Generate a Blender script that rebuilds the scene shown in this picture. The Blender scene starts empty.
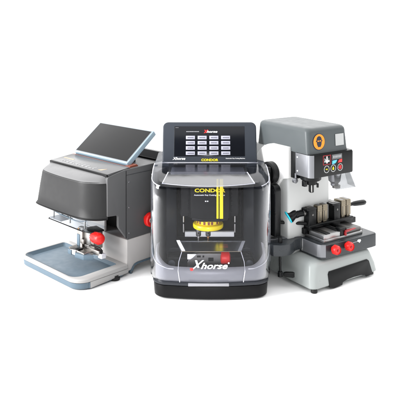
import bpy, bmesh, math, random
from mathutils import Matrix, Vector
random.seed(7)
sc = bpy.context.scene
COL = sc.collection
R = math.radians

# ------------------------------------------------------------------ materials
def mat(name, col, rough=.5, metal=0., spec=.35, bump=0., bscale=300., var=0., vscale=40., coat=0.):
    m = bpy.data.materials.new(name); m.use_nodes = True
    nt = m.node_tree; N = nt.nodes; L = nt.links
    p = N['Principled BSDF']
    p.inputs['Base Color'].default_value = (*col, 1)
    p.inputs['Roughness'].default_value = rough
    p.inputs['Metallic'].default_value = metal
    p.inputs['Specular IOR Level'].default_value = spec
    p.inputs['Coat Weight'].default_value = coat
    tc = N.new('ShaderNodeTexCoord')
    if var > 0:
        n = N.new('ShaderNodeTexNoise'); n.inputs['Scale'].default_value = vscale; n.inputs['Detail'].default_value = 4
        L.new(tc.outputs['Object'], n.inputs['Vector'])
        r = N.new('ShaderNodeMapRange')
        r.inputs['From Min'].default_value = .3; r.inputs['From Max'].default_value = .7
        r.inputs['To Min'].default_value = rough-var; r.inputs['To Max'].default_value = rough+var
        L.new(n.outputs['Fac'], r.inputs['Value']); L.new(r.outputs['Result'], p.inputs['Roughness'])
    if bump > 0:
        n = N.new('ShaderNodeTexNoise'); n.inputs['Scale'].default_value = bscale; n.inputs['Detail'].default_value = 2
        L.new(tc.outputs['Object'], n.inputs['Vector'])
        b = N.new('ShaderNodeBump'); b.inputs['Strength'].default_value = bump; b.inputs['Distance'].default_value = .001
        L.new(n.outputs['Fac'], b.inputs['Height']); L.new(b.outputs['Normal'], p.inputs['Normal'])
    return m

def brushed(name, col, rough=.32, axis=0):
    m = mat(name, col, rough, 1.)
    nt = m.node_tree; N = nt.nodes; L = nt.links; p = N['Principled BSDF']
    tc = N.new('ShaderNodeTexCoord'); mp = N.new('ShaderNodeMapping')
    s = [400, 400, 400]; s[axis] = 8
    mp.inputs['Scale'].default_value = s
    n = N.new('ShaderNodeTexNoise'); n.inputs['Scale'].default_value = 1; n.inputs['Detail'].default_value = 3
    L.new(tc.outputs['Object'], mp.inputs['Vector']); L.new(mp.outputs['Vector'], n.inputs['Vector'])
    r = N.new('ShaderNodeMapRange'); r.inputs['To Min'].default_value = rough-.1; r.inputs['To Max'].default_value = rough+.14
    L.new(n.outputs['Fac'], r.inputs['Value']); L.new(r.outputs['Result'], p.inputs['Roughness'])
    b = N.new('ShaderNodeBump'); b.inputs['Strength'].default_value = .12; b.inputs['Distance'].default_value = .0005
    L.new(n.outputs['Fac'], b.inputs['Height']); L.new(b.outputs['Normal'], p.inputs['Normal'])
    return m

def clear(name, tint=(.9, .91, .93), rough=.04, refl=1.0, f0=.006, bump=.25, pwr=1.9, edge=.85):
    """thin clear plastic: see-through with a fresnel sheen"""
    m = bpy.data.materials.new(name); m.use_nodes = True
    nt = m.node_tree; N = nt.nodes; L = nt.links
    for n in list(N): N.remove(n)
    o = N.new('ShaderNodeOutputMaterial'); mx = N.new('ShaderNodeMixShader')
    t = N.new('ShaderNodeBsdfTransparent'); t.inputs['Color'].default_value = (*tint, 1)
    g = N.new('ShaderNodeBsdfGlossy'); g.inputs['Roughness'].default_value = rough
    g.inputs['Color'].default_value = (refl, refl, refl, 1)
    lw = N.new('ShaderNodeLayerWeight'); lw.inputs['Blend'].default_value = .5
    pw = N.new('ShaderNodeMath'); pw.operation = 'POWER'; pw.inputs[1].default_value = pwr
    f = N.new('ShaderNodeMath'); f.operation = 'MULTIPLY_ADD'; f.inputs[1].default_value = edge; f.inputs[2].default_value = f0
    L.new(lw.outputs['Facing'], pw.inputs[0]); L.new(pw.outputs[0], f.inputs[0])
    tc = N.new('ShaderNodeTexCoord'); n = N.new('ShaderNodeTexNoise'); n.inputs['Scale'].default_value = 9
    b = N.new('ShaderNodeBump'); b.inputs['Strength'].default_value = bump; b.inputs['Distance'].default_value = .004
    L.new(tc.outputs['Object'], n.inputs['Vector']); L.new(n.outputs['Fac'], b.inputs['Height'])
    L.new(b.outputs['Normal'], g.inputs['Normal'])
    L.new(f.outputs[0], mx.inputs['Fac']); L.new(t.outputs[0], mx.inputs[1]); L.new(g.outputs[0], mx.inputs[2])
    L.new(mx.outputs[0], o.inputs['Surface'])
    return m

M = dict(
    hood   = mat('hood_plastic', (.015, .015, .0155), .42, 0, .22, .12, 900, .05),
    lid    = mat('hood_lid_toplit_plastic', (.125, .125, .127), .38, 0, .4, .1, 900, .05),  # paler than the hood: light on the upward face put into the colour
    body   = mat('body_coated_steel', (.085, .085, .087), .45, 0, .3, .10, 1200, .05),
    strip  = mat('control_strip_plastic', (.06, .06, .062), .25, 0, .5),
    strip_print = mat('strip_white_print', (.24, .24, .245), .5),
    orange_print = mat('orange_print', (.55, .36, .22), .5),
    rust   = mat('red_brown_edging', (.20, .055, .032), .4),
    white  = mat('white_painted_casting', (.46, .445, .437), .38, 0, .4, .05, 700, .05),
    blue   = mat('blue_grey_rubber', (.080, .120, .156), .45, 0, .4, .08, 500, .06),
    pale   = mat('pale_blue_plastic', (.26, .345, .41), .35),
    screen = mat('dark_screen_glass', (.022, .022, .0225), .35, 0, .05, 0, 1, .03, 15),
    black  = mat('black_plastic', (.006, .006, .0065), .36, 0, .13, .05, 1500, .06),
    satin  = mat('satin_black_metal', (.006, .0065, .007), .32, 0, .2, .03, 900, .06),
    rubber = mat('black_rubber', (.012, .012, .012), .6, 0, .3, .2, 400),
    red    = mat('red_knob_plastic', (.66, .012, .010), .36, 0, .35),
    darkred= mat('dark_red_lever', (.33, .012, .018), .35),
    steel  = brushed('brushed_steel', (.56, .55, .54), .30),
    steelv = brushed('brushed_steel_upright', (.50, .49, .47), .30, 2),
    iron   = brushed('dark_machined_steel', (.16, .155, .15), .38),
    gold   = brushed('champagne_jaw_steel', (.235, .205, .155), .42, 2),
    silver = mat('silver_painted_trim', (.20, .205, .22), .36, .6, .5, .04, 900, .05),
    cgrey  = mat('centre_bezel_plastic', (.036, .042, .053), .38, 0, .2, .1, 900, .05),
    cdark  = mat('chamber_wall_coating', (.020, .022, .027), .34, 0, .3, .04, 1500, .06),
    cfloor = mat('chamber_floor_coating', (.004, .004, .0045), .4, 0, .15, .04, 1500),
    lip    = mat('front_lip_plastic', (.25, .25, .27), .35, 0, .4, .05, 500),
    display= mat('display_glass', (.004, .005, .008), .18, 0, .3),
    key    = mat('display_key', (.40, .40, .47), .4, 0, .3),
    keytxt = mat('display_key_print', (.10, .10, .13), .5),
    wprint = mat('white_print', (.85, .85, .85), .5),
    gprint = mat('grey_print', (.30, .30, .32), .5),
    yprint = mat('yellow_print', (.85, .68, .01), .45),
    yellow = mat('yellow_plastic', (.86, .66, .005), .3, 0, .5),
    rprint = mat('red_print', (.80, .03, .03), .4),
    wplas  = mat('white_rail_plastic', (.9, .9, .9), .3),
    rgrey  = mat('head_grey_plastic', (.070, .080, .084), .36, 0, .3, .06, 900, .05),
    rblack = mat('head_black_plastic', (.006, .0065, .007), .33, 0, .2, .08, 900, .05),
    visor_sheen = mat('rear_visor_sheen', (.55, .56, .60), .35),
    steeld = brushed('worn_clamp_steel', (.30, .285, .27), .32, 2),
    plate = brushed('ground_slide_steel', (.36, .36, .36), .34),
    shoulder = clear('cover_shoulder_polycarbonate', (.86, .865, .885), .05, .8, .02, .25, 2.6, .22),
    rim = mat('tray_rim_plastic', (.335, .33, .325), .34, 0, .4, .05, 700, .05),
    rwhite = mat('column_white_paint', (.80, .80, .79), .35, 0, .4, .05, 600, .05),
    rlight = mat('column_light_grey_paint', (.52, .53, .525), .35, 0, .4, .05, 600, .05),
    rbase  = mat('base_grey_green_paint', (.34, .365, .36), .32, 0, .45, .05, 600, .05),
    rplat  = mat('platform_dark_paint', (.024, .028, .032), .30, 0, .35, .03, 1500, .05),
    orange = mat('orange_badge', (.86, .26, .01), .4),
    navy   = mat('badge_navy', (.008, .011, .03), .4),
    label  = mat('pale_grey_sticker', (.42, .43, .43), .5, 0, .3),
    lcd    = mat('lcd_grey', (.10, .105, .11), .3),
    lcdtxt = mat('lcd_segments', (.33, .34, .35), .4),
    cyanp  = mat('cyan_print', (.10, .48, .80), .4),
    cyan   = mat('cyan_plastic', (.02, .62, .80), .3),
    chrome = mat('polished_chrome', (.72, .72, .72), .12, 1.),
    brass  = mat('brass_bit', (.50, .26, .10), .3, 1.),
    cover  = clear('clear_polycarbonate', (.90, .905, .925), .045),
    guard  = clear('smoky_clear_guard', (.56, .57, .58), .08, 1, .05),
    visor  = clear('visor_polycarbonate', (.60, .61, .66), .16, .50, .24, .3, 2.6, .45),
    shield = clear('clear_acrylic', (.90, .92, .94), .05, .8, .01, .25, 3.0, .25),
    frost_glint  = mat('frosted_plastic_and_edge_glint', (.52, .52, .56), .25, 0, .6),  # pale tone for painted cover edge highlights and the frosted arm block
    haze   = clear('grey_tinted_acrylic', (.72, .73, .76), .18, .8, .32),
)

# ------------------------------------------------------------------ mesh builder
class MB:
    def __init__(s, X=None): s.bm = bmesh.new(); s.X = X
    def _merge(s, b, X=None):
        if X is not None: bmesh.ops.transform(b, matrix=X, verts=b.verts)
        me = bpy.data.meshes.new('t'); b.to_mesh(me); b.free(); s.bm.from_mesh(me); bpy.data.meshes.remove(me)
        return s
    def _bev(s, b, r, seg=3):
        if r > 0:
            es = [e for e in b.edges if len(e.link_faces) == 2 and e.calc_face_angle(0) > .45]
            bmesh.ops.bevel(b, geom=es, offset=r, segments=seg, profile=.5, affect='EDGES', clamp_overlap=True)
    def box(s, x0, x1, y0, y1, z0, z1, r=.002, seg=3, X=None):
        b = bmesh.new(); bmesh.ops.create_cube(b, size=1)
        for v in b.verts:
            v.co = Vector(((x0+x1)/2+v.co.x*abs(x1-x0), (y0+y1)/2+v.co.y*abs(y1-y0), (z0+z1)/2+v.co.z*abs(z1-z0)))
        s._bev(b, r, seg); return s._merge(b, X)
    def prism(s, poly, axis, a, c, r=.0, seg=3, X=None):
        """poly: 2D points in the plane normal to axis; x:(y,z) y:(x,z) z:(x,y)"""
        b = bmesh.new()
        def P(p, t): return {'x': (t, p[0], p[1]), 'y': (p[0], t, p[1]), 'z': (p[0], p[1], t)}[axis]
        A = [b.verts.new(P(p, a)) for p in poly]; C = [b.verts.new(P(p, c)) for p in poly]
        n = len(poly)
        b.faces.new(A); b.faces.new(C[::-1])
        for i in range(n): b.faces.new((A[i], C[i], C[(i+1) % n], A[(i+1) % n]))
        bmesh.ops.recalc_face_normals(b, faces=b.faces)
        s._bev(b, r, seg); return s._merge(b, X)
    def loft(s, rings, cap0=True, cap1=True, closed=True, X=None):
        b = bmesh.new(); V = [[b.verts.new(p) for p in r] for r in rings]
        n = len(V[0]); m = n if closed else n-1
        for k in range(len(V)-1):
            for i in range(m):
                j = (i+1) % n
                try: b.faces.new((V[k][i], V[k][j], V[k+1][j], V[k+1][i]))
                except ValueError: pass
        if cap0: b.faces.new(V[0][::-1])
        if cap1: b.faces.new(V[-1])
        bmesh.ops.recalc_face_normals(b, faces=b.faces)
        return s._merge(b, X)
    def lathe(s, prof, o, d, n=40, X=None):
        """prof: list of (radius, distance along d) from o"""
        d = Vector(d).normalized(); q = d.to_track_quat('Z', 'Y').to_matrix(); o = Vector(o)
        rings = [[o + q @ Vector((max(r, 1e-5)*math.cos(2*math.pi*i/n), max(r, 1e-5)*math.sin(2*math.pi*i/n), t)) for i in range(n)] for r, t in prof]
        return s.loft(rings, X=X)
    def cyl(s, o, d, L, r, c=.0008, n=32, X=None):
        return s.lathe([(r-c, 0), (r, c), (r, L-c), (r-c, L)], o, d, n, X)
    def tube(s, pts, r, n=10, X=None):
        pts = [Vector(p) for p in pts]; rings = []
        for i, p in enumerate(pts):
            t = (pts[min(i+1, len(pts)-1)] - pts[max(i-1, 0)]).normalized()
            a = t.cross(Vector((0, 0, 1)));
            if a.length < .05: a = t.cross(Vector((0, 1, 0)))
            a.normalize(); c = t.cross(a)
            rings.append([p + r*(math.cos(2*math.pi*k/n)*a + math.sin(2*math.pi*k/n)*c) for k in range(n)])
        return s.loft(rings, X=X)
    def build(s, name, m, parent=None, angle=32, solid=0):
        if s.X is not None: bmesh.ops.transform(s.bm, matrix=s.X, verts=s.bm.verts)
        if solid:
            bmesh.ops.solidify(s.bm, geom=s.bm.faces[:], thickness=solid)
        me = bpy.data.meshes.new(name); s.bm.to_mesh(me); s.bm.free()
        for p in me.polygons: p.use_smooth = True
        me.set_sharp_from_angle(angle=R(angle))
        me.materials.append(M[m] if isinstance(m, str) else m)
        o = bpy.data.objects.new(name, me); COL.objects.link(o)
        if parent: o.parent = parent
        return o

def rr(x0, x1, y0, y1, z, r, n=8):
    """rounded rectangle ring at height z; r scalar or 4 radii (front-left, front-right, back-right, back-left)"""
    if not isinstance(r, (list, tuple)): r = (r,)*4
    out = []
    C = [((x0+r[0], y0+r[0]), 180, r[0]), ((x1-r[1], y0+r[1]), 270, r[1]), ((x1-r[2], y1-r[2]), 0, r[2]), ((x0+r[3], y1-r[3]), 90, r[3])]
    for (c, a, q) in C:
        for i in range(n+1):
            t = R(a + 90*i/n); out.append((c[0]+q*math.cos(t), c[1]+q*math.sin(t), z))
    return out

def catmull(pts, k=6):
    out = []; P = [Vector(p) for p in pts]
    for i in range(len(P)-1):
        p0 = P[max(i-1, 0)]; p1 = P[i]; p2 = P[i+1]; p3 = P[min(i+2, len(P)-1)]
        for j in range(k):
            t = j/k
            out.append(.5*((2*p1)+(p2-p0)*t+(2*p0-5*p1+4*p2-p3)*t*t+(3*p1-p0-3*p2+p3)*t**3))
    out.append(P[-1]); return out

def text(name, body, X, size, m, parent, depth=.0006, shear=0, bold=0, align='CENTER', sx=1.):
    """raised lettering; X maps text plane (x right, y up, z towards the reader) to the machine frame"""
    c = bpy.data.curves.new(name, 'FONT'); c.body = body; c.size = size; c.extrude = depth/2
    c.shear = shear; c.offset = bold; c.align_x = align; c.align_y = 'CENTER'; c.resolution_u = 3
    o = bpy.data.objects.new(name, c); COL.objects.link(o)
    me = bpy.data.meshes.new_from_object(o.evaluated_get(bpy.context.evaluated_depsgraph_get()))
    bpy.data.objects.remove(o); bpy.data.curves.remove(c)
    me.transform(X @ Matrix.Diagonal((sx, 1, 1, 1)))
    me.name = name; me.materials.clear(); me.materials.append(M[m])
    o = bpy.data.objects.new(name, me); COL.objects.link(o); o.parent = parent
    return o

def face_front(x, y, z, tilt=0):   # text plane facing -Y of the machine
    return Matrix.Translation((x, y, z)) @ Matrix.Rotation(R(90-tilt), 4, 'X')

def root(name, loc, rz, label, cat):
    o = bpy.data.objects.new(name, None); COL.objects.link(o); o.empty_display_size = .1
    o.location = loc; o.rotation_euler = (0, 0, R(rz)); o['label'] = label; o['category'] = cat
    return o
def lab(o, t): o['label'] = t; return o
def ang_poly(cx, cz, r, a0, a1, n=10):
    return [(cx+r*math.cos(R(a0+(a1-a0)*i/n)), cz+r*math.sin(R(a0+(a1-a0)*i/n))) for i in range(n+1)]

# ================================================================== setting
fl = bmesh.new()
bmesh.ops.create_circle(fl, cap_ends=True, radius=60, segments=96)
me = bpy.data.meshes.new('floor'); fl.to_mesh(me); fl.free()
FLOOR = mat('white_paper_floor', (.92, .92, .92), .8, 0, .1, .05, 60)
me.materials.append(FLOOR)
floor = bpy.data.objects.new('floor', me); COL.objects.link(floor); floor['kind'] = 'structure'

# ================================================================== LEFT MACHINE
L = root('key_cutting_machine', (-.268, 2.277, 0), -44,
         'dark grey hooded machine with a tilted blank tablet on top and a blue catch tray', 'key machine')

# --- white lower casting
b = MB()
# tower: prism across x with a raised underside at the back
prof = [(0.0, .012), (0.0, .1285), (.30, .1285), (.30, .034), (.05, .034), (.036, .031), (.027, .022), (.02, .012)]
b.prism(prof, 'x', -.372, -.001, .003)
tower = b.build('tower_base', 'white', L)
# bluish trim under the raised side
b = MB()
t = [(.014, .003), (.018, .0), (.024, .002), (.031, .018), (.040, .0265), (.052, .029), (.29, .029), (.29, .0345), (.05, .0345), (.036, .0315), (.026, .022), (.015, .008)]
b.prism(t, 'x', -.012, .0025, .0008)
tr = b.build('underside_trim', 'blue', L)
for (y, z) in ((.0215, .0065), (.033, .0245)):
    MB().cyl((.0015, y, z), (1, 0, 0), .002, .0028).build('trim_screw', 'iron', tr)

# --- tray frame (white rim) with blue basin
def ring_frame(o_, i_, z0, z1, e=.003):
    (X0, X1, Y0, Y1, ro) = o_; (x0, x1, y0, y1, ri) = i_
    b = MB()
    n = 10
    A = [rr(X0+e, X1-e, Y0+e, Y1, z0, ro, n), rr(X0, X1, Y0, Y1, z0+e, ro, n), rr(X0, X1, Y0, Y1, z1-e, ro, n),
         rr(X0+e*.4, X1-e*.4, Y0+e*.4, Y1, z1-e*.4, ro, n), rr(X0+e, X1-e, Y0+e, Y1, z1, ro, n),
         rr(x0-e, x1+e, y0-e, y1+e, z1, ri, n), rr(x0-e*.3, x1+e*.3, y0-e*.3, y1+e*.3, z1-e*.4, ri, n), rr(x0, x1, y0, y1, z1-e, ri, n), rr(x0, x1, y0, y1, z0, ri, n)]
    b.loft(A, cap0=False, cap1=False); return b
fr = ring_frame((-.384, .010, -.222, -.0005, (.042, .055, .006, .02)), (-.371, -.030, -.209, -.022, (.028, .040, .012, .012)), .026, .040)
frame = fr.build('tray_rim', 'rim', L)
# near-right side apron of the casting, white down to the foot level
b = MB(); b.prism([(-.170, .0045), (-.170, .0265), (.0, .0265), (.0, .0120), (-.02, .0105), (-.05, .0105), (-.10, .0070)], 'x', -.03, .0095, .0015)
b.build('side_apron', 'rim', L)
# blue skirt below the rim
b = MB()
b.loft([rr(-.374, .004, -.214, -.02, .004, (.036, .05, .006, .02), 10), rr(-.379, .0065, -.218, -.02, .008, (.040, .053, .006, .02), 10),
        rr(-.381, .0072, -.219, -.02, .0255, (.040, .053, .006, .02), 10)])
skirt = b.build('tray_skirt', 'blue', L)
MB().box(-.012, .0088, -.175, -.168, .006, .0255, .001).build('skirt_end_clip', 'blue', skirt)
b = MB()
b.loft([rr(-.371, -.030, -.209, -.022, .0385, (.028, .040, .012, .012), 10), rr(-.367, -.032, -.204, -.024, .034, (.026, .036, .012, .012), 10),
        rr(-.360, -.040, -.194, -.030, .0275, (.022, .032, .01, .01), 10), rr(-.350, -.050, -.184, -.038, .0262, (.02, .03, .01, .01), 10)], cap0=False, cap1=True)
lab(b.build('tray_basin', 'blue', L), 'blue grey sunken catch basin')
for (x, y) in ((.000, -.056), (-.35, -.05), (-.02, .27), (-.35, .27)):
    MB().lathe([(.015, 0), (.0185, .002), (.0185, .008), (.013, .011), (.013, .016 if y < 0 else .034)], (x, y, 0), (0, 0, 1)).build('rubber_foot', 'rubber', L)

# --- dark steel body
b = MB()
prof = [(-.090, .232), (-.090, .366), (-.086, .374), (-.06, .379), (-.022, .3855), (-.010, .388), (.30, .394), (.31, .389), (.31, .1295), (.0015, .1295), (-.037, .180), (-.040, .188), (-.040, .222), (-.046, .228)]
# side sheets (left and right) carry the outline, the middle is shorter so the work chamber stays open
b.prism(prof, 'x', -.012, 0, .0025)
b.prism(prof, 'x', -.378, -.366, .0025)
body = b.build('side_panel', 'body', L)
b = MB()
b.prism([(-.089, .2325), (-.089, .3655), (-.0855, .3735), (-.06, .3785), (-.022, .385), (-.010, .3875), (.165, .3905), (.165, .360), (.285, .360), (.285, .3935), (.30, .3935), (.309, .3885), (.309, .131), (.14, .131), (.14, .2325)], 'x', -.3665, -.0115, .0)
b.build('body_shell', 'body', L)
MB().box(-.3650, -.012, .060, .139, .130, .232, .001).build('chamber_wall', 'body', L)
MB().box(-.3655, -.136, .0005, .010, .1295, .2315, .001).build('inner_wall', 'white', L)
MB().prism([(-.03, .131), (-.002, .131), (-.03, .172)], 'y', .012, .058, .001).build('chamber_red_reflection', 'darkred', L)  # dark red wedge stands in for a red reflection in the chamber
MB().box(-.355, -.0135, .168, .282, .3602, .3612, .0).build('top_recess_floor', 'cfloor', L)
MB().box(-.355, -.03, .1655, .168, .361, .3975, .0008).build('recess_lip', 'black', L)
# seam line between front module and rear side panel, screws
MB().box(-.0004, .0007, -.0055, -.0035, .135, .383, .0).build('panel_seam', 'black', L)
MB().box(-.0004, .0006, -.004, .300, .3665, .3675, .0).build('fold_line', 'cdark', L)
for z in (.340, .246, .152):
    MB().lathe([(.0024, 0), (.0024, .0006), (.0014, .0012)], (.0, .010, z), (1, 0, 0), 14).build('panel_screw', 'chrome', L)
# red side knob
b = MB(); b.lathe([(.012, 0), (.012, .012), (.023, .014), (.026, .018), (.026, .030), (.022, .034)], (0, .092, .189), (1, 0, 0))
kn = b.build('side_knob', 'red', L)
MB().cyl((.033, .092, .189), (1, 0, 0), .003, .012).build('knob_cap', 'steel', kn)

# --- front hood (bulging, dark, rounded near corner)
def hood_ring(s, z, f):
    """f=0 bottom outline, 1 top crease outline"""
    bot = [(-.384, -.088), (-.3855, -.120), (-.378, -.142), (-.355, -.1515), (-.30, -.1555), (-.20, -.1570), (-.11, -.1545), (-.070, -.1490), (-.038, -.134), (-.014, -.112), (-.003, -.0885)]
    top = [(-.372, -.088), (-.371, -.112), (-.362, -.130), (-.340, -.1385), (-.29, -.1465), (-.20, -.1515), (-.12, -.1490), (-.078, -.1430), (-.044, -.127), (-.017, -.108), (-.004, -.0885)]
    o = []
    for a, c in zip(bot, top):
        x = a[0]+(c[0]-a[0])*f; y = a[1]+(c[1]-a[1])*f
        x = -.19+(x+.19)*s; y = -.088+(y+.088)*s
        o.append((x, y, z))
    return [tuple(v) for v in catmull(o, 5)]
rings = [hood_ring(.985, .2225, 0), hood_ring(1.018, .2240, 0), hood_ring(1.022, .2275, 0), hood_ring(1.012, .2315, 0), hood_ring(.998, .2335, .02),
         hood_ring(1.0, .262, .25), hood_ring(1.0, .30, .55), hood_ring(1.0, .336, .88), hood_ring(.999, .3450, .95), hood_ring(.993, .3505, 1), hood_ring(.982, .3545, 1)]
b = MB(); b.loft(rings)
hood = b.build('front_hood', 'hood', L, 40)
# lid top: from crease up to black line, top light painted into its tone
b = MB()
c0 = hood_ring(.993, .3507, 1); n = len(c0)
R0 = c0; R1 = [(-.19+(x+.19)*.985, y*.975-.0022, .3562) for x, y, z in c0]
R2 = [(-.19+(x+.19)*.955, -.0885+(y+.0885)*.72, .3655) for x, y, z in c0]
R3 = [(-.19+(x+.19)*.945, -.0885+(y+.0885)*.22, .3745) for x, y, z in c0]
R4 = [(-.19+(x+.19)*.945, -.0875+(y+.0885)*.02, .3762) for x, y, z in c0]
b.loft([R0, R1, R2, R3, R4], cap0=False)
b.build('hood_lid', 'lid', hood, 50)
b = MB(); b.tube([(x*1.001, y-.0008, .2243) for x, y, z in hood_ring(1.018, .2243, 0)], .0028)
b.build('hood_bottom_seal', 'black', hood)
# black line + control strip
MB().box(-.372, -.003, -.0915, -.0855, .3735, .3825, .0012).build('strip_front_edge', 'black', L)
S = Matrix.Translation((0, -.0855, .3815)) @ Matrix.Rotation(R(5.6), 4, 'X')   # strip plane, y back
b = MB(S); b.prism([(-.372, 0), (-.004, 0), (-.004, .098), (-.013, .108), (-.362, .108), (-.372, .098)], 'z', -.006, .0015, .001)
strip = b.build('control_strip', 'strip', L)
random.seed(3)
b = MB(S)
xs = -.325
while xs < -.12:
    w = random.choice((.012, .016, .020)); sl = .006
    if random.random() < .8:
        b.prism([(xs, .014), (xs+w*.5, .014), (xs+w*.5+sl, .034), (xs+sl, .034)], 'z', .0015, .0019)
    b.prism([(xs, .014), (xs+w, .014), (xs+w+.001, .019), (xs+.001, .019)], 'z', .0015, .0021)
    xs += w+.004
b.build('strip_marking', 'strip_print', strip)
b = MB(S); b.box(-.352, -.285, .048, .053, .0015, .0019, 0)
b.build('orange_line', 'orange_print', strip)
b = MB(S); b.prism([(-.085, .018), (-.066, .018), (-.058, .042), (-.068, .032)], 'z', .0015, .0019)
lab(b.build('orange_marking', 'orange_print', strip), 'orange marking on the strip')
MB(S).box(-.370, -.003, .100, .1045, -.001, .0016, .0005).build('red_brown_edging', 'rust', L)

# --- tilted tablet
T = Matrix.Translation((-.364, .020, .4030)) @ Matrix.Rotation(R(38), 4, 'X')   # x right, y up the screen, z out of it
TW, TH = .338, .172
b = MB(T); b.box(-.004, TW, 0, TH, -.021, -.0005, .0035)
tab = b.build('tablet', 'pale', L)
b = MB(T); b.box(.002, TW-.006, .006, TH-.005, -.003, .0005, .001)
b.build('tablet_rim', 'silver', tab)
b = MB(T); b.box(.0045, TW-.009, .0085, TH-.0075, -.002, .0012, .0006)
lab(b.build('tablet_screen', 'screen', tab), 'blank dark grey screen')
b = MB(); b.box(-.20, -.08, .08, .11, .385, .43, .004)
b.build('tablet_bracket', 'black', L)
b = MB(); b.prism([(.020, .388), (.065, .388), (.055, .3975), (.020, .394)], 'x', -.034, -.010, .001); b.build('bracket_tab', 'rust', L)

# --- clear swarf shield under the hood
def quadslab(pts, th, name, m, parent, X=None):
    b = MB(X); bb = bmesh.new(); vs = [bb.verts.new(p) for p in pts]; bb.faces.new(vs)
    b._merge(bb); return b.build(name, m, parent, solid=th)
quadslab([(-.335, -.118, .166), (-.085, -.118, .166), (-.085, -.112, .225), (-.335, -.112, .225)], .002, 'shield_front', 'shield', L)
quadslab([(-.335, -.118, .166), (-.335, -.02, .166), (-.335, -.02, .225), (-.335, -.112, .225)], .002, 'shield_side', 'shield', L)
quadslab([(-.335, -.118, .166), (-.085, -.118, .166), (-.085, -.03, .166), (-.335, -.03, .166)], .002, 'shield_floor', 'shield', L)
MB().box(-.334, -.255, -.1165, -.06, .1672, .1685, .0).build('shield_floor_mat', 'lip', L)
b = MB(); b.tube([(-.337, -.02, .166), (-.337, -.112, .166), (-.333, -.120, .165), (-.18, -.121, .1645), (-.11, -.121, .1645), (-.075, -.115, .165), (-.055, -.10, .167)], .0022, 8)
b.build('shield_edge_seal', 'black', L)
b = MB(); b.tube([(-.300, -.112, .196), (-.24, -.116, .194), (-.16, -.117, .192), (-.13, -.112, .193), (-.11, -.10, .197)], .0018, 8)
b.build('shield_blue_hose', 'blue', L)
for x in (-.325, -.215, -.12):
    MB().box(x, x+.004, -.106, -.100, .168, .222, .0008).build('shield_post', 'steelv', L)

# --- key clamp
b = MB()
b.box(-.132, -.066, -.098, -.060, .100, .165, .002)
b.box(-.166, -.132, -.105, -.066, .090, .160, .002)
b.box(-.140, -.120, -.108, -.09, .110, .128, .002)
cl = b.build('clamp_body', 'steeld', L)
MB().box(-.163, -.146, -.1068, -.103, .098, .140, .0006).build('clamp_face_plate', 'blue', cl)
MB().box(-.142, -.135, -.1062, -.104, .094, .156, .0006).build('clamp_side_strip', 'wplas', cl)
MB().box(-.112, -.092, -.1000, -.097, .112, .156, .0006).build('clamp_slide', 'plate', cl)
b = MB(); b.box(-.120, -.092, -.104, -.090, .100, .112, .003); b.build('clamp_foot_block', 'iron', cl)
b = MB()
b.prism([(-.128, -.104), (-.070, -.112), (-.058, -.060), (-.116, -.052)], 'z', .162, .1685, .001)
b.build('clamp_top_plate', 'satin', L)
b = MB(); b.cyl((-.138, -.098, .160), (0, 0, 1), .010, .009); b.box(-.158, -.146, -.104, -.09, .160, .168, .002)
b.build('clamp_screw_block', 'steeld', L)
MB().cyl((-.150, -.107, .163), (0, -1, 0), .003, .0035).build('clamp_brass_screw', 'brass', L)
b = MB()
b.prism([(-.170, -.138), (-.144, -.150), (-.118, -.140), (-.070, -.142), (-.070, -.10), (-.05, -.085), (-.155, -.075), (-.170, -.10)], 'z', .083, .098, .0015)
jaw = b.build('clamp_jaw', 'steeld', L)
b = MB(); b.box(-.156, -.136, -.1515, -.137, .080, .0970, .001)
b.prism([(-.112, -.152), (-.066, -.146), (-.040, -.120), (-.110, -.12)], 'z', .076, .093, .0015)
lab(b.build('jaw_block', 'blue', jaw), 'blue grey jaw blocks')
MB().box(-.128, -.108, -.139, -.118, .0975, .102, .001).build('jaw_insert', 'black', jaw)
MB().box(-.136, -.118, -.1475, -.139, .082, .0980, .001).build('jaw_pad', 'wplas', jaw)
b = MB(); b.box(-.095, -.022, -.112, -.092, .094, .110, .0015)
b.build('side_arm', 'steeld', L)
b = MB(); b.tube([(-.075, -.105, .119), (-.032, -.105, .119), (-.020, -.103, .116), (-.018, -.102, .096)], .0032, 8)
b.build('arm_guard', 'black', L)
MB().box(-.030, -.008, -.110, -.088, .084, .100, .003).build('arm_end_block', 'frost_glint', L)
b = MB(); b.lathe([(.011, 0), (.015, .003), (.0190, .012), (.0205, .028), (.0200, .044), (.0170, .053), (.011, .058), (.004, .0595)], (-.076, -.100, .149), (1.08, 0, 0), 40)
kn = b.build('clamp_knob', 'red', L)
b = MB()
for k in range(10):
    a = 2*math.pi*k/10
    b.tube([(-.056, -.1+.0190*math.cos(a), .149+.0190*math.sin(a)), (-.032, -.1+.0200*math.cos(a), .149+.0200*math.sin(a))], .0010, 6)
b.build('knob_grip_rib', 'red', kn)
MB().cyl((-.09, -.100, .146), (1, 0, 0), .02, .006).build('knob_spindle', 'steel', kn)

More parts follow.
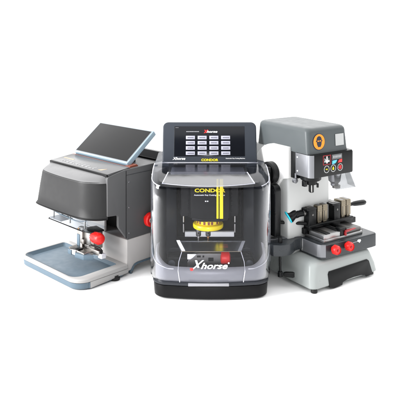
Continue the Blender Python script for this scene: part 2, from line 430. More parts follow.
# ================================================================== CENTRE MACHINE
C = root('automatic_key_cutting_machine', (.0366, 2.063, 0), 0,
         'black machine with a clear domed cover, a yellow ring inside and a touchscreen on top', 'key machine')
def bow(hw, yf, yb, r, z, bw=.012, n=10, m=12):
    """U-shaped plan from back-left round the front to back-right, with a slightly bowed front"""
    o = [(-hw, yb, z), (-hw, (yb+yf+r)/2, z)]
    for i in range(n+1):
        t = R(180+90*i/n); x = -hw+r+r*math.cos(t); y = yf+bw+r+r*math.sin(t)
        o.append((x, y, z))
    o2 = []
    for i in range(1, m):
        x = (-hw+r)+(2*(hw-r))*i/m; k = 1-(x/(hw-r))**2
        o2.append((x, yf+bw-bw*k, z))
    o += o2
    for i in range(n+1):
        t = R(270+90*i/n); x = hw-r+r*math.cos(t); y = yf+bw+r+r*math.sin(t)
        o.append((x, y, z))
    o += [(hw, (yb+yf+r)/2, z), (hw, yb, z)]
    return o
YB = .40
b = MB()
b.loft([bow(.184, .006, YB-.01, .045, .001), bow(.192, -.003, YB, .05, .006), bow(.194, -.003, YB, .05, .030), bow(.195, .001, YB, .05, .044)])
b.build('base', 'black', C)
b = MB(); b.loft([bow(.193, .004, YB-.002, .05, .044), bow(.1975, -.001, YB-.002, .052, .0475), bow(.1975, -.001, YB-.002, .052, .053), bow(.194, .004, YB-.002, .05, .056)])
b.build('base_rim', 'cdark', C)
for x in (-.16, .16):
    for y in (.06, .34): MB().cyl((x, y, 0), (0, 0, 1), .007, .016).build('rubber_foot', 'rubber', C)
b = MB(); b.box(-.076, .060, -.0032, .010, .0475, .0555, .0015)
b.build('front_pull', 'lip', C)
# grey front lip behind the lower cover
def rise(ring):
    return [(x, y, z+.042*max(0, min(1, (abs(x)-.125)/.062))**2+min(.03, .35*max(0, y-.08))) for x, y, z in ring]
b = MB(); b.loft([bow(.190, .010, .30, .05, .055), bow(.190, .010, .30, .05, .075), rise(bow(.189, .012, .30, .05, .090)), rise(bow(.186, .018, .30, .048, .0965)), rise(bow(.180, .030, .30, .042, .0985))], cap0=False, cap1=False, closed=False)
b.build('front_lip', 'lip', C, 50, solid=.003)
# chamber
MB().box(-.20, .20, .07, YB-.01, .050, .062, .001).build('chamber_floor', 'cfloor', C)
for s in (-1, 1):
    b = MB()
    P = [(s*.200, .12), (s*.200, YB), (s*.122, YB), (s*.122, .215), (s*.135, .205), (s*.160, .195), (s*.186, .12)]
    b.prism(P, 'z', .062, .400, .003)
    b.build('side_wall', 'cdark', C)
MB().box(-.128, .128, .33, .35, .06, .40, .001).build('rear_wall', 'cfloor', C)
# rear housing shell around the chamber: roof, sides
b = MB(); b.box(-.2035, .2035, .205, YB+.02, .395, .412, .006); b.box(-.2060, -.1985, .15, YB+.02, .045, .400, .003); b.box(.1985, .2060, .15, YB+.02, .045, .400, .003)
b.build('outer_shell', 'cgrey', C)
MB().box(-.140, .122, .112, .2045, .3925, .3985, .002).build('rear_visor_sheen_sheet', 'visor_sheen', C)  # pale sheet added under the rear visor facet to make it look brighter
for s in (-1, 1):
    b = MB(); b.box(min(s*.203, s*.2105), max(s*.203, s*.2105), .130, .150, .035, .075, .003); b.build('cover_latch', 'cdark', C)
    b = MB(); b.box(min(s*.2015, s*.2075), max(s*.2015, s*.2075), .128, .150, .07, .30, .002); b.build('hinge_strip', 'cdark', C)
# lower front steps inside chamber
MB().box(-.15, .15, .20, .33, .0615, .105, .003).build('bed_step', 'cdark', C)

# --- clear cover
def rim_z(y): return min(.412, .3725+max(0, (y-.01))*.30)
def lower(z, k=0):  # k pulls in
    return bow(.2045-k, .004+k, .205, .058, z, .010, 10, 12)
r1 = [(x, y, rim_z(y)) for x, y, z in lower(.37)]
b = MB()
rs = [lower(.056, .006), lower(.075, .001), lower(.11), lower(.20), lower(.30), [(x, y, z-.012) for x, y, z in r1]]
r1b = [(x*.988, y+.002*(1 if y < .1 else 0), z) for x, y, z in r1]
n = len(r1)
def crease(x, y):
    # target point on trapezoid crease for sample at angle
    if y > .065:
        return (math.copysign(.145, x), max(y, .07)*.9+.015, None)
    return None
r2 = []
for i, (x, y, z) in enumerate(r1):
    fx, mx, ex = (.163, .147, .150) if x < 0 else (.147, .128, .135)
    if y > .10: t = min(1, (y-.1)/.105); q = (math.copysign(mx+(ex-mx)*t, x), y, .4028+.0097*t)
    elif abs(x) > .146: t = max(0, min(1, (y-.018)/.082)); q = (math.copysign(fx+(mx-fx)*t, x), .027+.073*t, .383+.0198*t)
    else:
        u = x/.146; xx = u*(.155)-.008; k = 1-u*u; q = (xx, .027-.013*k, .383-.0065*k)
    r2.append(q)
mid = [tuple((Vector(a)*.5+Vector(c)*.5)+Vector((0, 0, .0055 if abs(a[0]) > .146 else .0))) for a, c in zip(r1b, r2)]
b.loft(rs+[r1b], cap0=False, cap1=False, closed=False)
cover = b.build('clear_cover', 'cover', C, 28, solid=-.0022)
# top facet: rows across
b = MB(); bb = bmesh.new()
def vis(i, a, c, y0, z0, by=0, bz=0):
    k = 1-((i-5)/5)**2; return (a+(c-a)*i/10, y0-by*k, z0-bz*k)
VF = [vis(i, -.163, .147, .0270, .3830, .013, .0065) for i in range(11)]
VM = [vis(i, -.147, .128, .10, .4028) for i in range(11)]
VR = [vis(i, -.150, .135, .205, .4125) for i in range(11)]
rows = [VF, VM, VR]
bs = bmesh.new(); va = [bs.verts.new(p) for p in r1b]; vm = [bs.verts.new(p) for p in mid]; vc = [bs.verts.new(p) for p in r2]
for i in range(n-1):
    bs.faces.new((va[i], va[i+1], vm[i+1], vm[i])); bs.faces.new((vm[i], vm[i+1], vc[i+1], vc[i]))
bmesh.ops.recalc_face_normals(bs, faces=bs.faces)
MB()._merge(bs).build('cover_shoulder', 'shoulder', cover, 28, solid=-.002)
V = [[bb.verts.new(p) for p in r] for r in rows]
for k in range(2):
    for i in range(10): bb.faces.new((V[k][i], V[k][i+1], V[k+1][i+1], V[k+1][i]))
b._merge(bb)
b.build('visor_top', 'visor', cover, 28, solid=-.0022)
def line(name, pts, r, m, par, sub=True): return MB().tube(pts, r, 8).build(name, m, par)
# pale tubes painting bright highlights along the edges of the cover
line('visor_front_glint', [(x, y-.0008, z) for x, y, z in VF], .0015, 'frost_glint', cover)
line('visor_rear_glint', [(-.147, .10, .4035), (.128, .10, .4035)], .0008, 'frost_glint', cover)
line('visor_back_glint', [(-.175, .2035, .4145), (.175, .2035, .4145)], .0016, 'frost_glint', cover)
for s in (-1, 1):
    line('visor_side_glint', [VF[0 if s < 0 else 10], tuple((Vector(VF[0 if s < 0 else 10])*.5+Vector(VM[0 if s < 0 else 10])*.5)), VM[0 if s < 0 else 10]], .0026, 'frost_glint', cover)
    line('shoulder_glint', r1b[:10] if s < 0 else r1b[-10:], .0016, 'frost_glint', cover)
    line('cover_side_glint', [(s*.2045, .10, .398), (s*.2045, .11, .38), (s*.2045, .11, .20), (s*.2045, .11, .09)], .0013, 'frost_glint', cover)
    line('lower_curved_glint', [tuple(v) for v in catmull([(s*.2035, .10, .15), (s*.200, .075, .128), (s*.185, .045, .110), (s*.150, .018, .1015), (s*.125, .012, .1005)], 5)], .0016, 'frost_glint', cover)
# --- inner tray cover with its bevel highlights built as white slabs
quadslab([(-.118, .085, .168), (.120, .085, .168), (.104, .036, .150), (-.102, .036, .150)], .002, 'inner_visor', 'haze', C)
for s, x0, x1 in ((-1, -.118, -.100), (1, .120, .104)):
    b = MB(); bb = bmesh.new()
    vs = [bb.verts.new(p) for p in ((x0, .085, .1695), (x0-s*.011, .085, .1695), (x1-s*.013, .036, .1515), (x1-s*.002, .036, .1515))]
    bb.faces.new(vs); b._merge(bb); b.build('visor_bevel_glint', 'wplas', C, solid=.003)
    line('lower_cover_edge_glint', [(x1-s*.002, .034, .150), (x1+s*.008, .024, .12), (x1+s*.010, .009, .095), (x1+s*.004, .002, .060)], .0013, 'frost_glint', C)  # pale tube painting the bright edge line of the lower cover
line('inner_visor_rim', [(-.102, .035, .1505), (-.03, .034, .1500), (.104, .035, .1505)], .0009, 'gold', C)

# --- spindle housing
b = MB()
b.prism([(-.109, .175), (-.104, .150), (-.078, .148), (-.070, .128), (-.030, .114), (.030, .114), (.066, .128), (.074, .148), (.100, .150), (.105, .175), (.105, .325), (-.109, .325)], 'z', .235, .394, .002)
hs = b.build('spindle_housing', 'black', C)
MB().prism([(-.066, .131), (-.030, .113), (.030, .113), (.062, .131), (.062, .30), (-.066, .30)], 'z', .226, .2355, .002).build('housing_lower_cover', 'black', hs)
for s in (-1, 1):
    b = MB()
    for i in range(14):
        b.box(s*.075-.006, s*.075+.004, .1465, .1485, .250+i*.0068, .2525+i*.0068, .0)
    b.build('vent_slots', 'cfloor', hs)
text('machine_lettering', 'CONDOR', face_front(-.0025, .1128, .3362), .0175, 'yprint', hs, .0008, 0, .0005, 'CENTER', 1.36)
text('machine_subtitle', 'Automatic Key Cutting Machine', face_front(-.0035, .1128, .3205), .0068, 'wprint', hs, .0006, 0, .0001, 'CENTER', 1.22)
b = MB(); b.box(-.019, -.0145, .1125, .114, .297, .3005, 0); b.box(-.012, -.0075, .1125, .114, .297, .3005, 0); b.build('status_mark', 'wprint', hs)
b = MB()
b.box(.0215, .0285, .1100, .1150, .2385, .3775, .0006); b.box(.0325, .0445, .1090, .1190, .2385, .3775, .0006)  # yellow strips stand in for a reflection over the housing
lab(b.build('yellow_reflection_strip', 'yprint', hs), 'pair of yellow vertical reflections built as strips')
# ring and motor
b = MB(); b.lathe([(.048, 0), (.0535, .0012), (.0545, .004), (.0545, .0125), (.053, .0150), (.046, .0155)], (-.0075, .165, .1925), (0, 0, 1), 64)
ring = b.build('yellow_ring', 'yellow', C)
b = MB(); b.lathe([(.040, 0), (.043, .002), (.043, .016), (.040, .018)], (-.0065, .165, .209), (0, 0, 1), 48); b.build('ring_collar', 'yellow', ring)
b = MB()
for k in range(7):
    a = R(205+130*k/6+random.uniform(-5, 5)); b.box(-.0045, .0035, -.001, .001, .212, .2225, .0006, X=Matrix.Translation((-.0065+.0432*math.cos(a), .165+.0432*math.sin(a), 0)) @ Matrix.Rotation(a+math.pi/2, 4, 'Z'))
b.build('collar_ports', 'rust', ring)
for x, m_, tip in ((-.042, 'iron', 'steelv'), (-.0075, 'iron', 'brass')):
    b = MB(); b.lathe([(.0085, 0), (.009, .002), (.009, .022), (.0075, .030)], (x, .150, .166), (0, 0, 1)); sp = b.build('tool_chuck', m_, C)
    MB().cyl((x, .141, .178), (0, -1, 0), .0015, .0028).build('chuck_screw', 'black', sp)
    b = MB(); b.lathe([(.0008, 0), (.0028, .004), (.003, .016), (.0045, .018), (.0045, .027)], (x, .150, .140), (0, 0, 1)); b.build('tool_bit', tip, sp)
# white rail & guide rods
MB().box(-.092, .088, .196, .212, .146, .164, .002).build('cross_rail', 'wplas', C)
for x in (-.0965, .090):
    b = MB(); b.cyl((x, .190, .165), (0, 0, 1), .075, .0032); g = b.build('guide_rod', 'steelv', C)
    MB().cyl((x, .190, .196), (0, 0, 1), .006, .0045).build('rod_collar', 'black', g)
# vise carriage with key clamp behind the logo
b = MB()
b.box(-.152, .150, .095, .150, .060, .108, .003)
b.build('carriage_bed', 'satin', C)
b = MB()
b.prism([(-.080, .070), (-.080, .100), (-.070, .120), (-.045, .131), (.046, .131), (.046, .070)], 'y', .070, .092, .0015)
vz = b.build('vise_block', 'iron', C)
b = MB(); b.box(-.047, -.034, .0685, .0705, .118, .124, .0); b.box(-.028, -.022, .0685, .0705, .118, .124, .0); b.box(-.008, .010, .0685, .0705, .105, .117, 0)
b.build('vise_slots', 'cfloor', vz)
MB().prism([(-.080, .112), (-.080, .130), (-.048, .130), (-.062, .117), (-.069, .112)], 'y', .066, .069, .0008).build('vise_label', 'wplas', vz)
b = MB(); b.lathe([(.012, 0), (.0185, .002), (.0195, .006), (.0195, .030), (.017, .035), (.008, .037)], (.0485, .081, .111), (0, -1, 0), 40)
b = MB(); b.lathe([(.013, 0), (.020, .003), (.0215, .010), (.0215, .022), (.020, .030), (.012, .034)], (.034, .078, .113), (1, 0, 0), 40)
kn = b.build('vise_knob', 'red', C)
MB().box(.030, .060, .072, .094, .150, .156, .001).build('knob_stop', 'rprint', C)
for s in (-1, 1):
    MB().lathe([(.004, 0), (.012, .001), (.013, .004), (.009, .006)], (s*.135, .094, .088), (0, -1, 0)).build('bed_cap', 'cgrey', C)
# logo lettering on the cover
XL = face_front(-.002, -.0015, .0985, 10)
text('cover_lettering', 'horse', face_front(.0090, .0025, .1130), .0275, 'wprint', cover, .001, .32, .0006, 'CENTER', 1.38)
b = MB()
b.prism([(-.0535, .132), (-.0465, .132), (-.0385, .1075), (-.0455, .1065)], 'y', .0045, .0060, .0)
b.prism([(-.0290, .1325), (-.0225, .1325), (-.0595, .1010), (-.0655, .1010)], 'y', .0038, .0044, .0)
b.build('cover_letter_x', 'wprint', cover)
b = MB(); b.prism([(-.0700, .1060), (-.0600, .1060), (-.0580, .1010), (-.0630, .0965), (-.0690, .0985)], 'y', .0030, .0037, .0)
lab(b.build('logo_red_dot', 'rprint', cover), 'red tip of the logo')
MB().cyl((.0590, .0025, .1235), (0, -1, 0), .001, .0026).build('registered_mark', 'wprint', cover)

# --- touchscreen
SX = Matrix.Translation((0, .226, .411)) @ Matrix.Rotation(R(73), 4, 'X')    # x right, y up the panel, z towards viewer
b = MB(SX)
def rpoly(x0, x1, y0, y1, rb, rt, n=8):
    o = []
    for cx, cy, a, r in ((x0+rb, y0+rb, 180, rb), (x1-rb, y0+rb, 270, rb), (x1-rt, y1-rt, 0, rt), (x0+rt, y1-rt, 90, rt)):
        for i in range(n+1): t = R(a+90*i/n); o.append((cx+r*math.cos(t), cy+r*math.sin(t)))
    return o
o1 = rpoly(-.1755, .1745, 0, .149, .004, .020)
b.prism(o1, 'z', -.030, 0, .003)
scr = b.build('screen_bezel', 'cgrey', C)
b = MB(SX)
op = [(x*.985, .004+(y-.004)*.975) for x, y in rpoly(-.1755, .1745, 0, .149, .004, .020)]
b.prism(op, 'z', -.001, .0018, .0012); b.build('bezel_face', 'cgrey', scr)
b = MB(SX); b.box(-.133, .130, .022, .133, .0008, .0026, .0008)
dsp = b.build('display', 'display', scr)
kx0, kx1 = -.0965, .0920
for r_ in range(4):
    for c_ in range(4):
        x = -.0890+c_*.0437; y = .0975-r_*.0192
        k = MB(SX); k.box(x, x+.0335, y-.013, y, .0024, .0032, .0003); kk = k.build('display_key', 'key', dsp)
        k = MB(SX)
        xx = x+.006
        random.seed(r_*4+c_)
        while xx < x+.027:
            w = random.uniform(.0015, .003); k.box(xx, xx+w, y-.0085, y-.0050, .0031, .0035, 0); xx += w+.0009
        k.build('key_caption', 'keytxt', kk)
def ST(x, y): return SX @ Matrix.Translation((x, y, .0032))
text('display_logo', 'horse', ST(.0075, .1125), .0110, 'wprint', dsp, .0004, .3, .0004, 'CENTER', 1.55)
b = MB(SX)
b.prism([(-.0205, .1195), (-.0165, .1195), (-.0105, .1085), (-.0145, .1085)], 'z', .0030, .0034); b.prism([(-.0100, .120), (-.0060, .120), (-.0185, .1075), (-.0225, .1075)], 'z', .0034, .0038)
lab(b.build('display_logo_x', 'rprint', dsp), 'red X of the display logo')
b = MB(SX)
xx = -.088
random.seed(5)
while xx < -.040: w = random.uniform(.002, .004); b.box(xx, xx+w, .1115, .1145, .0025, .0029, 0); xx += w+.001
for i in range(3): b.box(-.128+i*.004, -.1255+i*.004, .127, .1285, .0025, .0029, 0)
b.build('display_caption', 'gprint', dsp)
text('bezel_logo', 'Xhorse', SX @ Matrix.Translation((-.1145, .0135, .0024)), .0125, 'wprint', scr, .0005, .3, .0004, 'CENTER', 1.2)
text('bezel_name', 'CONDOR', SX @ Matrix.Translation((-.001, .0085, .0024)), .0115, 'yprint', scr, .0005, 0, .0004, 'CENTER', 1.2)
text('bezel_subtitle', 'Automatic Key Cutting Machine', SX @ Matrix.Translation((.094, .0145, .0024)), .0058, 'wprint', scr, .0004, 0, .00005, 'CENTER', .95)
b = MB(); b.box(-.171, .171, .208, .232, .404, .4165, .004); b.build('screen_foot', 'cgrey', C)

# ================================================================== RIGHT MACHINE
D = root('manual_key_cutting_machine', (.3826, 2.105, 0), 33.3,
         'upright white and grey machine with overhanging head, orange round badge and two red knobs', 'key machine')
# base
def rb(x0, x1, y0, y1, z, r): return rr(x0, x1, y0, y1, z, r, 8)
b = MB()
b.loft([rb(.004, .327, .004, .345, .012, .020), rb(.0, .331, .0, .348, .016, .022), rb(.004, .326, .005, .344, .045, .022), rb(.012, .312, .012, .336, .080, .024),
        rb(.016, .306, .016, .332, .0905, .024), rb(.026, .298, .026, .322, .0975, .022), rb(.042, .285, .040, .31, .1015, .02)])
b.build('base', 'rbase', D, 50)
# black front insert following the sloped front
b = MB()
P = [(.077, .009), (.077, .052), (.083, .060), (.275, .064), (.283, .058), (.296, .009), (.262, .007), (.258, .013), (.235, .0175), (.20, .019), (.165, .0175), (.142, .013), (.138, .005), (.10, .003)]
P = P[::-1]
TS = Matrix(((1, 0, 0, 0), (0, 1, .15, -.0035), (0, 0, 1, 0), (0, 0, 0, 1)))
b.prism(P, 'y', -.0015, .004, .0008, X=TS)
b.build('front_insert', 'rblack', D)
for (x, y) in ((.018, .012), (.308, .020), (.02, .325), (.31, .325)):
    MB().lathe([(.010, 0), (.0115, .002), (.0115, .008), (.009, .013)], (x, y, 0), (0, 0, 1)).build('rubber_foot', 'rubber', D)

# column
b = MB(); b.box(.0, .205, .125, .315, .095, .475, .008, 4)
b.build('column', 'rlight', D)
pl = [(.110, .376), (.1095, .486), (.20, .486)] + ang_poly(.186, .366, .120, 80, 0, 14) + [(.306, .34), (.300, .25), (.20, .25), (.17, .34), (.150, .365)]
b = MB(); b.prism(pl, 'x', -.013, .002, .002)
b.build('side_plate', 'rwhite', D)
# platform
plan = [(.053, .030), (.058, .018), (.072, .0105), (.30, .0045), (.322, .0055), (.329, .014), (.330, .125), (.053, .125)]
b = MB(); b.prism(plan, 'z', .1025, .1515, .0035)
b.build('work_platform', 'rplat', D, 45)
b = MB(); b.box(.0500, .0535, .030, .108, .110, .1535, .0015); b.prism([(.0505, .030), (.0555, .0185), (.070, .0085), (.0725, .0105), (.058, .020), (.0535, .031)], 'z', .110, .1535, .0005)
b.build('silver_side_trim', 'silver', D)
MB().box(.0490, .0500, .103, .109, .110, .1535, .0004).build('trim_edge', 'chrome', D)
# bracket arm to the left
cur = [tuple(v) for v in catmull([(.060, .108, 0), (.035, .108, 0), (.015, .104, 0), (-.005, .092, 0), (-.028, .084, 0), (-.060, .088, 0), (-.085, .105, 0)], 6)]
back = [(x, y+.06, 0) for x, y, _ in cur][::-1]
b = MB(); b.prism([(p[0], p[1]) for p in cur+back], 'z', .116, .155, .001)
b.build('side_bracket', 'rplat', D, 45)
MB().prism([(.050, .120), (.0, .132), (-.06, .150), (-.06, .168), (.05, .168)], 'z', .155, .1575, .0008).build('bracket_top_plate', 'silver', D)
# feed lever bar, rod, knob
b = MB(); b.prism([(.134, .168), (.176, .168), (.178, .32)] + ang_poly(.155, .327, .0235, 0, 180, 12) + [(.132, .32)], 'x', -.052, -.026, .003)
lv = b.build('feed_lever_bar', 'satin', D)
MB().cyl((-.052, .143, .327), (-1, 0, 0), .003, .0085).build('lever_bolt', 'rblack', lv)
MB().cyl((-.052, .168, .190), (-1, 0, 0), .004, .004).build('lever_pin', 'rblack', lv)
b = MB(); b.cyl((-.048, .112, .038), (0, 0, 1), .135, .0040); b.cyl((-.048, .112, .155), (0, 0, 1), .020, .0075); rod = b.build('lift_rod', 'satin', D)
b = MB(); b.lathe([(.004, 0), (.007, .002), (.0095, .010), (.0105, .034), (.008, .040)], (-.042, .104, .046), (.72, -.69, 0)); b.cyl((-.048, .112, .036), (0, 0, 1), .018, .0085)
b.build('rod_knob', 'satin', rod)
# big hub and disc on the side plate
b = MB(); b.lathe([(.037, 0), (.040, .002), (.040, .022), (.036, .026), (.020, .028)], (-.013, .195, .382), (-1, 0, 0), 48)
hub = b.build('feed_hub', 'rblack', D)
b = MB(); b.lathe([(.020, 0), (.020, .012), (.013, .014), (.013, .030), (.009, .034)], (-.040, .195, .386), (-1, 0, 0), 32); b.build('hub_shaft', 'satin', hub)
MB().box(-.075, -.045, .165, .180, .355, .41, .003).build('hub_lever', 'satin', hub)

# head
b = MB()
def hd(x0, x1, y0, y1, z, r): return rr(x0, x1, y0, y1, z, r, 8)
Hs = [(-.0015, .192, .018, .300, .472, .012), (-.002, .191, .019, .300, .480, .014), (.0, .187, .0225, .296, .544, .018), (.0015, .1855, .0245, .2945, .5515, .018), (.005, .182, .0285, .291, .5570, .018), (.011, .176, .035, .285, .5600, .016), (.030, .155, .055, .27, .5615, .012)]
b.loft([hd(*h) for h in Hs])
head = b.build('head_cover', 'rgrey', D, 50)
# badge: orange disc, navy ring, figure
yb = .0208
HX = Matrix.Translation((.048, yb-.0015, .5125)) @ Matrix.Rotation(R(90-3.2), 4, 'X')
bd = MB(HX).cyl((0, 0, -.001), (0, 0, 1), .0020, .0265, .0003, 48).build('round_badge', 'orange', head)
MB(HX).cyl((0, 0, -.001), (0, 0, 1), .0016, .0282, .0003, 48).build('badge_border', 'navy', bd)
# figure: head with cap, goggles, shoulders
b = MB(HX)
b.prism(ang_poly(0, .0055, .0085, 0, 360, 22)[:-1], 'z', .001, .0014)
b.prism([(-.0085, .0055), (.0085, .0055), (.0075, -.006), (.004, -.0125), (-.004, -.0125), (-.0075, -.006)], 'z', .001, .00145)
b.prism([(-.0105, .004), (.0105, .004), (.0105, .0005), (-.0105, .0005)], 'z', .001, .0015)
bmesh.ops.scale(b.bm, vec=(1.4, 1.4, 1), verts=b.bm.verts)
b.build('badge_figure', 'navy', bd)
b = MB(HX); b.prism([(-.0065, .0035), (-.001, .0035), (-.001, .0008), (-.0055, .0008)], 'z', .0015, .0018); b.prism([(.001, .0035), (.0065, .0035), (.0055, .0008), (.001, .0008)], 'z', .0015, .0018)
bmesh.ops.scale(b.bm, vec=(1.4, 1.4, 1), verts=b.bm.verts)
b.build('badge_goggles', 'orange', bd)
HX2 = Matrix.Translation((.1475, yb-.0012, .5115)) @ Matrix.Rotation(R(90-3.2), 4, 'X')
lab(MB(HX2).box(-.0205, .0205, -.0205, .0205, 0, .0012, .0003).build('blank_label', 'label', head), 'pale blank square sticker')
# control box below
b = MB()
b.loft([hd(-.002, .206, .006, .080, .3925, .012), hd(-.003, .2075, .005, .081, .396, .013), hd(-.003, .2075, .005, .081, .466, .013), hd(-.001, .205, .007, .079, .4715, .012)])
cb = b.build('control_box', 'rblack', D, 45)
b = MB(); b.box(-.0045, -.002, .020, .0815, .394, .471, .001)
b.prism(ang_poly(.0125, .0205, .0172, 180, 262, 10)+ang_poly(.0125, .0205, .0150, 262, 180, 10), 'z', .394, .471)
b.build('silver_side_wrap', 'silver', cb)
for z in (.457, .409):
    MB().lathe([(.0028, 0), (.0028, .001), (.0015, .0018)], (-.0045, .071, z), (-1, 0, 0), 14).build('box_screw', 'wplas', cb)
MB().box(.0, .17, .0815, .124, .378, .474, .002).build('dark_gap_block', 'rblack', D)
b = MB(); b.lathe([(.004, 0), (.009, .001), (.009, .012), (.006, .016)], (-.003, .092, .372), (0, -1, 0)); b.cyl((-.002, .083, .368), (0, 0, 1), .03, .0035); b.build('slide_lock', 'silver', D)
# printed panel on the control box (front face y=.005)
def FB(x0, x1, z0, z1, r=0, y=.0050): return lambda b: b.box(x0, x1, y-.0006, y+.0004, z0, z1, r)
b = MB()
for a in ((.053, .0905, .4640, .4660), (.053, .0905, .4330, .4350), (.0530, .0552, .4345, .4645), (.0883, .0905, .4345, .4645)): FB(*a)(b)
b.build('panel_red_frame', 'darkred', cb)
b = MB()
FB(.0690, .0745, .438, .462)(b); b.prism([(.0575, .451), (.0600, .458), (.0625, .451), (.0660, .443), (.0690, .441), (.0690, .446), (.0650, .452), (.0620, .456)], 'y', .0043, .0048); b.prism([(.0860, .451), (.0835, .458), (.0810, .451), (.0775, .443), (.0745, .441), (.0745, .446), (.0785, .452), (.0815, .456)], 'y', .0043, .0048)
FB(.0600, .0640, .442, .448)(b); FB(.0795, .0835, .442, .448)(b)
b.build('panel_key_symbol', 'wprint', cb)
b = MB(); FB(.0965, .1450, .4475, .4650)(b); lcd = b.build('panel_display', 'lcd', cb)
b = MB()
for i in range(6):
    x = .101+i*.007; b.box(x, x+.0045, .0041, .0046, .4525, .4605, 0)
b.build('display_segments', 'lcdtxt', lcd)
b = MB(); b.prism([(.0965, .4315), (.0975, .4440), (.1205, .4450), (.1165, .4375), (.1110, .4335)], 'y', .0043, .0048); b.build('panel_blue_mark', 'cyanp', cb)
b = MB(); b.prism([(.1245, .4345), (.1300, .4440), (.1450, .4460), (.1450, .4345)], 'y', .0043, .0048); b.build('panel_red_mark', 'rprint', cb)
def annulus(mb, cx, cz, ro, ri, y0, y1, n=28):
    A = [[(cx+r*math.cos(2*math.pi*i/n), y, cz+r*math.sin(2*math.pi*i/n)) for i in range(n)] for r, y in ((ri, y1), (ri, y0), (ro, y0), (ro, y1))]
    mb.loft(A, cap0=False, cap1=False)
for x, m_ in ((.0700, 'yprint'), (.1020, 'yprint'), (.1355, 'rprint')):
    b = MB(); annulus(b, x, .4175, .0128, .0108, .0040, .0052); bt = b.build('panel_button', 'label', cb)
    b = MB()
    if x < .08: b.box(x-.0045, x+.0045, .0042, .0048, .4165, .4190, 0); b.box(x+.001, x+.003, .0042, .00485, .414, .4165, 0)
    elif x < .12: b.prism([(x-.0035, .4120), (x-.0038, .4180), (x, .4245), (x+.0038, .4180), (x+.0035, .4120)], 'y', .0042, .0048)
    else:
        for k in range(5):
            a = R(36+72*k); b.box(x+.0055*math.cos(a)-.0024, x+.0055*math.cos(a)+.0024, .0042, .0048, .4175+.0055*math.sin(a)-.0022, .4175+.0055*math.sin(a)+.0022, 0)
        b.box(x-.002, x+.002, .0042, .0048, .4155, .4195, 0)
    b.build('button_symbol', m_, bt)
# spindle under the box
b = MB(); b.lathe([(.034, 0), (.0365, .003), (.0365, .014), (.030, .016)], (.036, .048, .378), (0, 0, 1), 40); sp = b.build('spindle_collar', 'rblack', D)
b = MB(); b.lathe([(.020, 0), (.022, .002), (.022, .018)], (.039, .050, .362), (0, 0, 1)); b.box(.000, .014, .04, .055, .358, .378, .002); b.build('spindle_chuck', 'satin', sp)
b = MB(); b.lathe([(.0065, 0), (.0085, .002), (.0085, .028)], (.042, .050, .332), (0, 0, 1)); b.cyl((.052, .030, .352), (0, 0, 1), .014, .004); b.build('cutter', 'satin', sp)
MB().box(.0350, .0370, .041, .059, .334, .362, .001).build('cutter_flat', 'steelv', sp)
b = MB(); b.lathe([(.012, 0), (.014, .003), (.014, .010), (.021, .018), (.024, .040), (.026, .052)], (.152, .048, .3405), (0, 0, 1), 32); tr_ = b.build('probe_holder', 'silver', D)
b = MB(); b.lathe([(.0145, 0), (.0145, .010)], (.155, .042, .334), (0, 0, 1)); b.build('probe_nose', 'iron', tr_)
# smoky guard
b = MB(); bb = bmesh.new()
G = [(.130, .030, .388), (.200, .020, .388), (.213, .060, .388), (.236, .064, .332), (.220, .012, .334), (.128, .020, .334)]
g0 = [bb.verts.new(p) for p in G]
bb.faces.new((g0[0], g0[1], g0[4], g0[5])); bb.faces.new((g0[1], g0[2], g0[3], g0[4])); b._merge(bb)
b.build('clear_guard', 'guard', D, solid=.002)

# --- vise
b = MB()
b.box(.080, .276, .028, .150, .1515, .163, .0015)
b.box(.080, .180, .028, .104, .163, .180, .0015)
b.build('slide_base', 'plate', D)
b = MB(); b.box(.188, .276, .036, .124, .163, .176, .0015); b.build('slide_rear', 'iron', D)
b = MB(); b.box(.196, .238, .052, .11, .1762, .1772, 0); b.build('slide_plate', 'plate', D)
b = MB()
b.box(.092, .112, .0285, .150, .1795, .1830, .001); b.box(.150, .168, .040, .150, .1795, .1830, .001)
b.build('slide_groove', 'rblack', D)
b = MB(); b.box(.065, .330, .110, .148, .163, .184, .002); b.box(.075, .300, .095, .150, .184, .196, .002)
b.build('vise_rail', 'satin', D)
b = MB(); b.box(.160, .184, .026, .052, .163, .190, .002); b.box(.186, .196, .030, .100, .176, .188, .002); b.build('slide_stop', 'rblack', D)
# jaws
for x0, x1 in ((.064, .112), (.190, .234)):
    b = MB(); b.box(x0+.012, x1, .098, .146, .176, .254, .002); b.box(x0, x1-.003, .094, .150, .2505, .2570, .0015)
    jw = b.build('jaw_holder', 'satin', D)
    MB().box(x0+.016, x1-.010, .110, .134, .2565, .2582, .0005).build('holder_plate', 'iron', jw)
    MB().cyl(((x0+x1)/2+.006, .0985, .232), (0, -1, 0), .002, .0040).build('holder_bolt', 'iron', jw)
for x0, x1, zz in ((.124, .174, .0), (.246, .296, .001)):
    w = (x1-x0)
    for k in range(2):
        a = x0+k*w*.54; c = a+w*.46
        b = MB(); b.box(a, c, .104, .144, .200+zz, .258+zz, .0015)
        for zk in (.2485, .2425, .2365): b.box(a-.0008, c+.0008, .1034, .1446, zk+zz, zk+.0022+zz, .0004)
        b.box(a+.003, c-.003, .106, .142, .194+zz, .2005+zz, .0004)
        g_ = b.build('gold_jaw', 'gold', D)
        MB().box(a+.004, c-.004, .108, .140, .2575+zz, .2588+zz, .0003).build('jaw_top_groove', 'iron', g_)
        MB().box(a+.006, a+.0075, .1028, .1042, .204+zz, .236+zz, .0).build('jaw_slot', 'iron', g_)
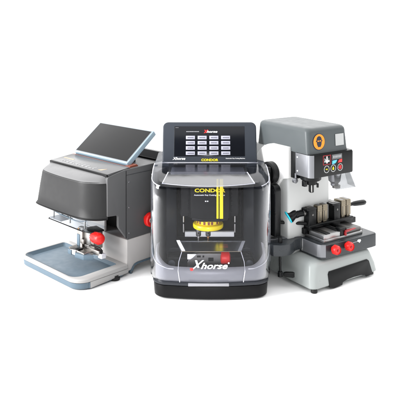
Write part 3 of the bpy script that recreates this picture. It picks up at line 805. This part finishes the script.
# handles
b = MB(); b.lathe([(.007, 0), (.007, .030), (.0090, .036), (.0105, .060), (.0110, .080), (.0105, .094), (.0060, .102)], (.296, .124, .232), (1, 0, -.05), 32)
b.build('right_clamp_handle', 'satin', D)
ho = Vector((.078, .118, .240)); hv = Vector((-.93, .30, -.12)).normalized(); cv = Vector((-.80, .36, -.50)).normalized()
he = ho+hv*.062
b = MB(); b.lathe([(.012, 0), (.012, .028), (.0140, .034), (.0145, .052), (.0165, .066), (.012, .072)], ho, hv, 40)
b.lathe([(.010, -.026), (.0165, -.018), (.0215, -.006), (.0245, .003), (.0240, .008), (.020, .010)], he, cv, 40)
jh = b.build('left_clamp_handle', 'satin', D)
b = MB(); b.lathe([(.0245, 0), (.0242, .004), (.017, .0065)], he+cv*.0065, cv, 40); b.build('handle_cap', 'cyan', jh)
MB().cyl(ho+hv*.005, hv, .006, .0135).build('handle_collar', 'iron', jh)
b = MB(); b.tube([(-.030, .165, .2105), (.03, .135, .205), (.075, .112, .201)], .0062, 12); b.build('slide_bar', 'satin', D)
# red lever, knobs, sticker
b = MB(); b.cyl((.182, .024, .163), (0, 0, 1), .014, .005)
b.prism([(.177, .018), (.187, .016), (.238, .026), (.236, .032), (.181, .031)], 'z', .1765, .1800, .001); b.build('red_locking_lever', 'darkred', D)
MB().box(.212, .290, .040, .112, .1515, .1625, .0015).build('slide_support', 'iron', D)
for x in (.101, .1665):
    b = MB(); b.lathe([(.0085, 0), (.0085, .006), (.0145, .008), (.0160, .012), (.0155, .024), (.0125, .029), (.0125, .0265), (.004, .0262)], (x, .0068, .1365), (0, -1, 0), 40)
    kn = b.build('platform_knob', 'red', D)
    b = MB()
    for k in range(8):
        a = 2*math.pi*k/8; b.tube([(x+.0152*math.cos(a), -.003, .1365+.0152*math.sin(a)), (x+.0150*math.cos(a), -.015, .1365+.0150*math.sin(a))], .0018, 6)
    b.build('knob_grip_rib', 'red', kn)
    MB().cyl((x, -.0150, .1365), (0, -1, 0), .007, .0042).build('knob_hex', 'darkred', kn)
hp = [(.2230, .1405), (.2270, .1445), (.2400, .1435), (.2420, .1385), (.2350, .1320), (.2290, .1365), (.2240, .1380)]
b = MB(); b.prism(hp, 'y', .0048, .0062, .0); b.build('white_sticker', 'wprint', D)
b = MB(); b.box(.200, .222, .0050, .0066, .1375, .1395, .0003); b.build('scale_mark', 'gprint', D)

# ================================================================== light and camera
w = bpy.data.worlds.new('World'); sc.world = w; w.use_nodes = True
nt = w.node_tree; N = nt.nodes; LK = nt.links
bg = N['Background']; bg.inputs['Strength'].default_value = 1.0
tc = N.new('ShaderNodeTexCoord'); sep = N.new('ShaderNodeSeparateXYZ'); LK.new(tc.outputs['Generated'], sep.inputs[0])
mr = N.new('ShaderNodeMapRange'); mr.inputs['From Min'].default_value = -.5; mr.inputs['From Max'].default_value = .5
mr.inputs['To Min'].default_value = .22; mr.inputs['To Max'].default_value = 1.1; mr.interpolation_type = 'SMOOTHSTEP'
LK.new(sep.outputs['Y'], mr.inputs['Value'])
cc = N.new('ShaderNodeCombineColor')
for k in range(3): LK.new(mr.outputs['Result'], cc.inputs[k])
LK.new(cc.outputs[0], bg.inputs['Color'])

def sun(name, az, el, strength, angle):
    l = bpy.data.lights.new(name, 'SUN'); l.energy = strength; l.angle = R(angle)
    o = bpy.data.objects.new(name, l); COL.objects.link(o)
    d = Vector((math.cos(R(el))*math.sin(R(az)), math.cos(R(el))*math.cos(R(az)), math.sin(R(el))))
    o.rotation_euler = (-d).to_track_quat('-Z', 'Y').to_euler(); return o
sun('overhead_softbox', -20, 80, 5.0, 140)
def area(name, loc, tgt, sx, sy, e):
    l = bpy.data.lights.new(name, 'AREA'); l.shape = 'RECTANGLE'; l.size = sx; l.size_y = sy; l.energy = e
    o = bpy.data.objects.new(name, l); COL.objects.link(o); o.location = loc
    o.rotation_euler = (Vector(tgt)-Vector(loc)).to_track_quat('-Z', 'Y').to_euler(); return o
area('left_strip_softbox', (-2.4, 1.3, 1.0), (.3, 2.4, .3), .9, 1.6, 130)
area('right_strip_softbox', (2.4, .9, 1.0), (0, 2.3, .25), .4, 1.8, 4)

l = bpy.data.lights.new('added_chamber_spot', 'SPOT'); l.energy = 85; l.spot_size = R(15); l.spot_blend = .6; l.shadow_soft_size = .12  # unseen spot added to brighten the inside of the centre machine
o = bpy.data.objects.new('added_chamber_spot', l); COL.objects.link(o); o.location = (.03, .35, .62)
o.rotation_euler = (Vector((.035, 2.2, .15))-Vector(o.location)).to_track_quat('-Z', 'Y').to_euler()
cam = bpy.data.cameras.new('camera'); cam.lens = 620/400*36; cam.sensor_width = 36
cam.shift_y = -170/400; cam.clip_end = 500; cam.clip_start = .05
co = bpy.data.objects.new('camera', cam); COL.objects.link(co)
co.location = (0, 0, .9); co.rotation_euler = (R(90), 0, 0)
sc.camera = co
sc.view_settings.view_transform = 'Standard'; sc.view_settings.look = 'None'
sc.view_settings.exposure = 0; sc.view_settings.gamma = 1
sc.cycles.transparent_max_bounces = 24
sc.cycles.max_bounces = 8
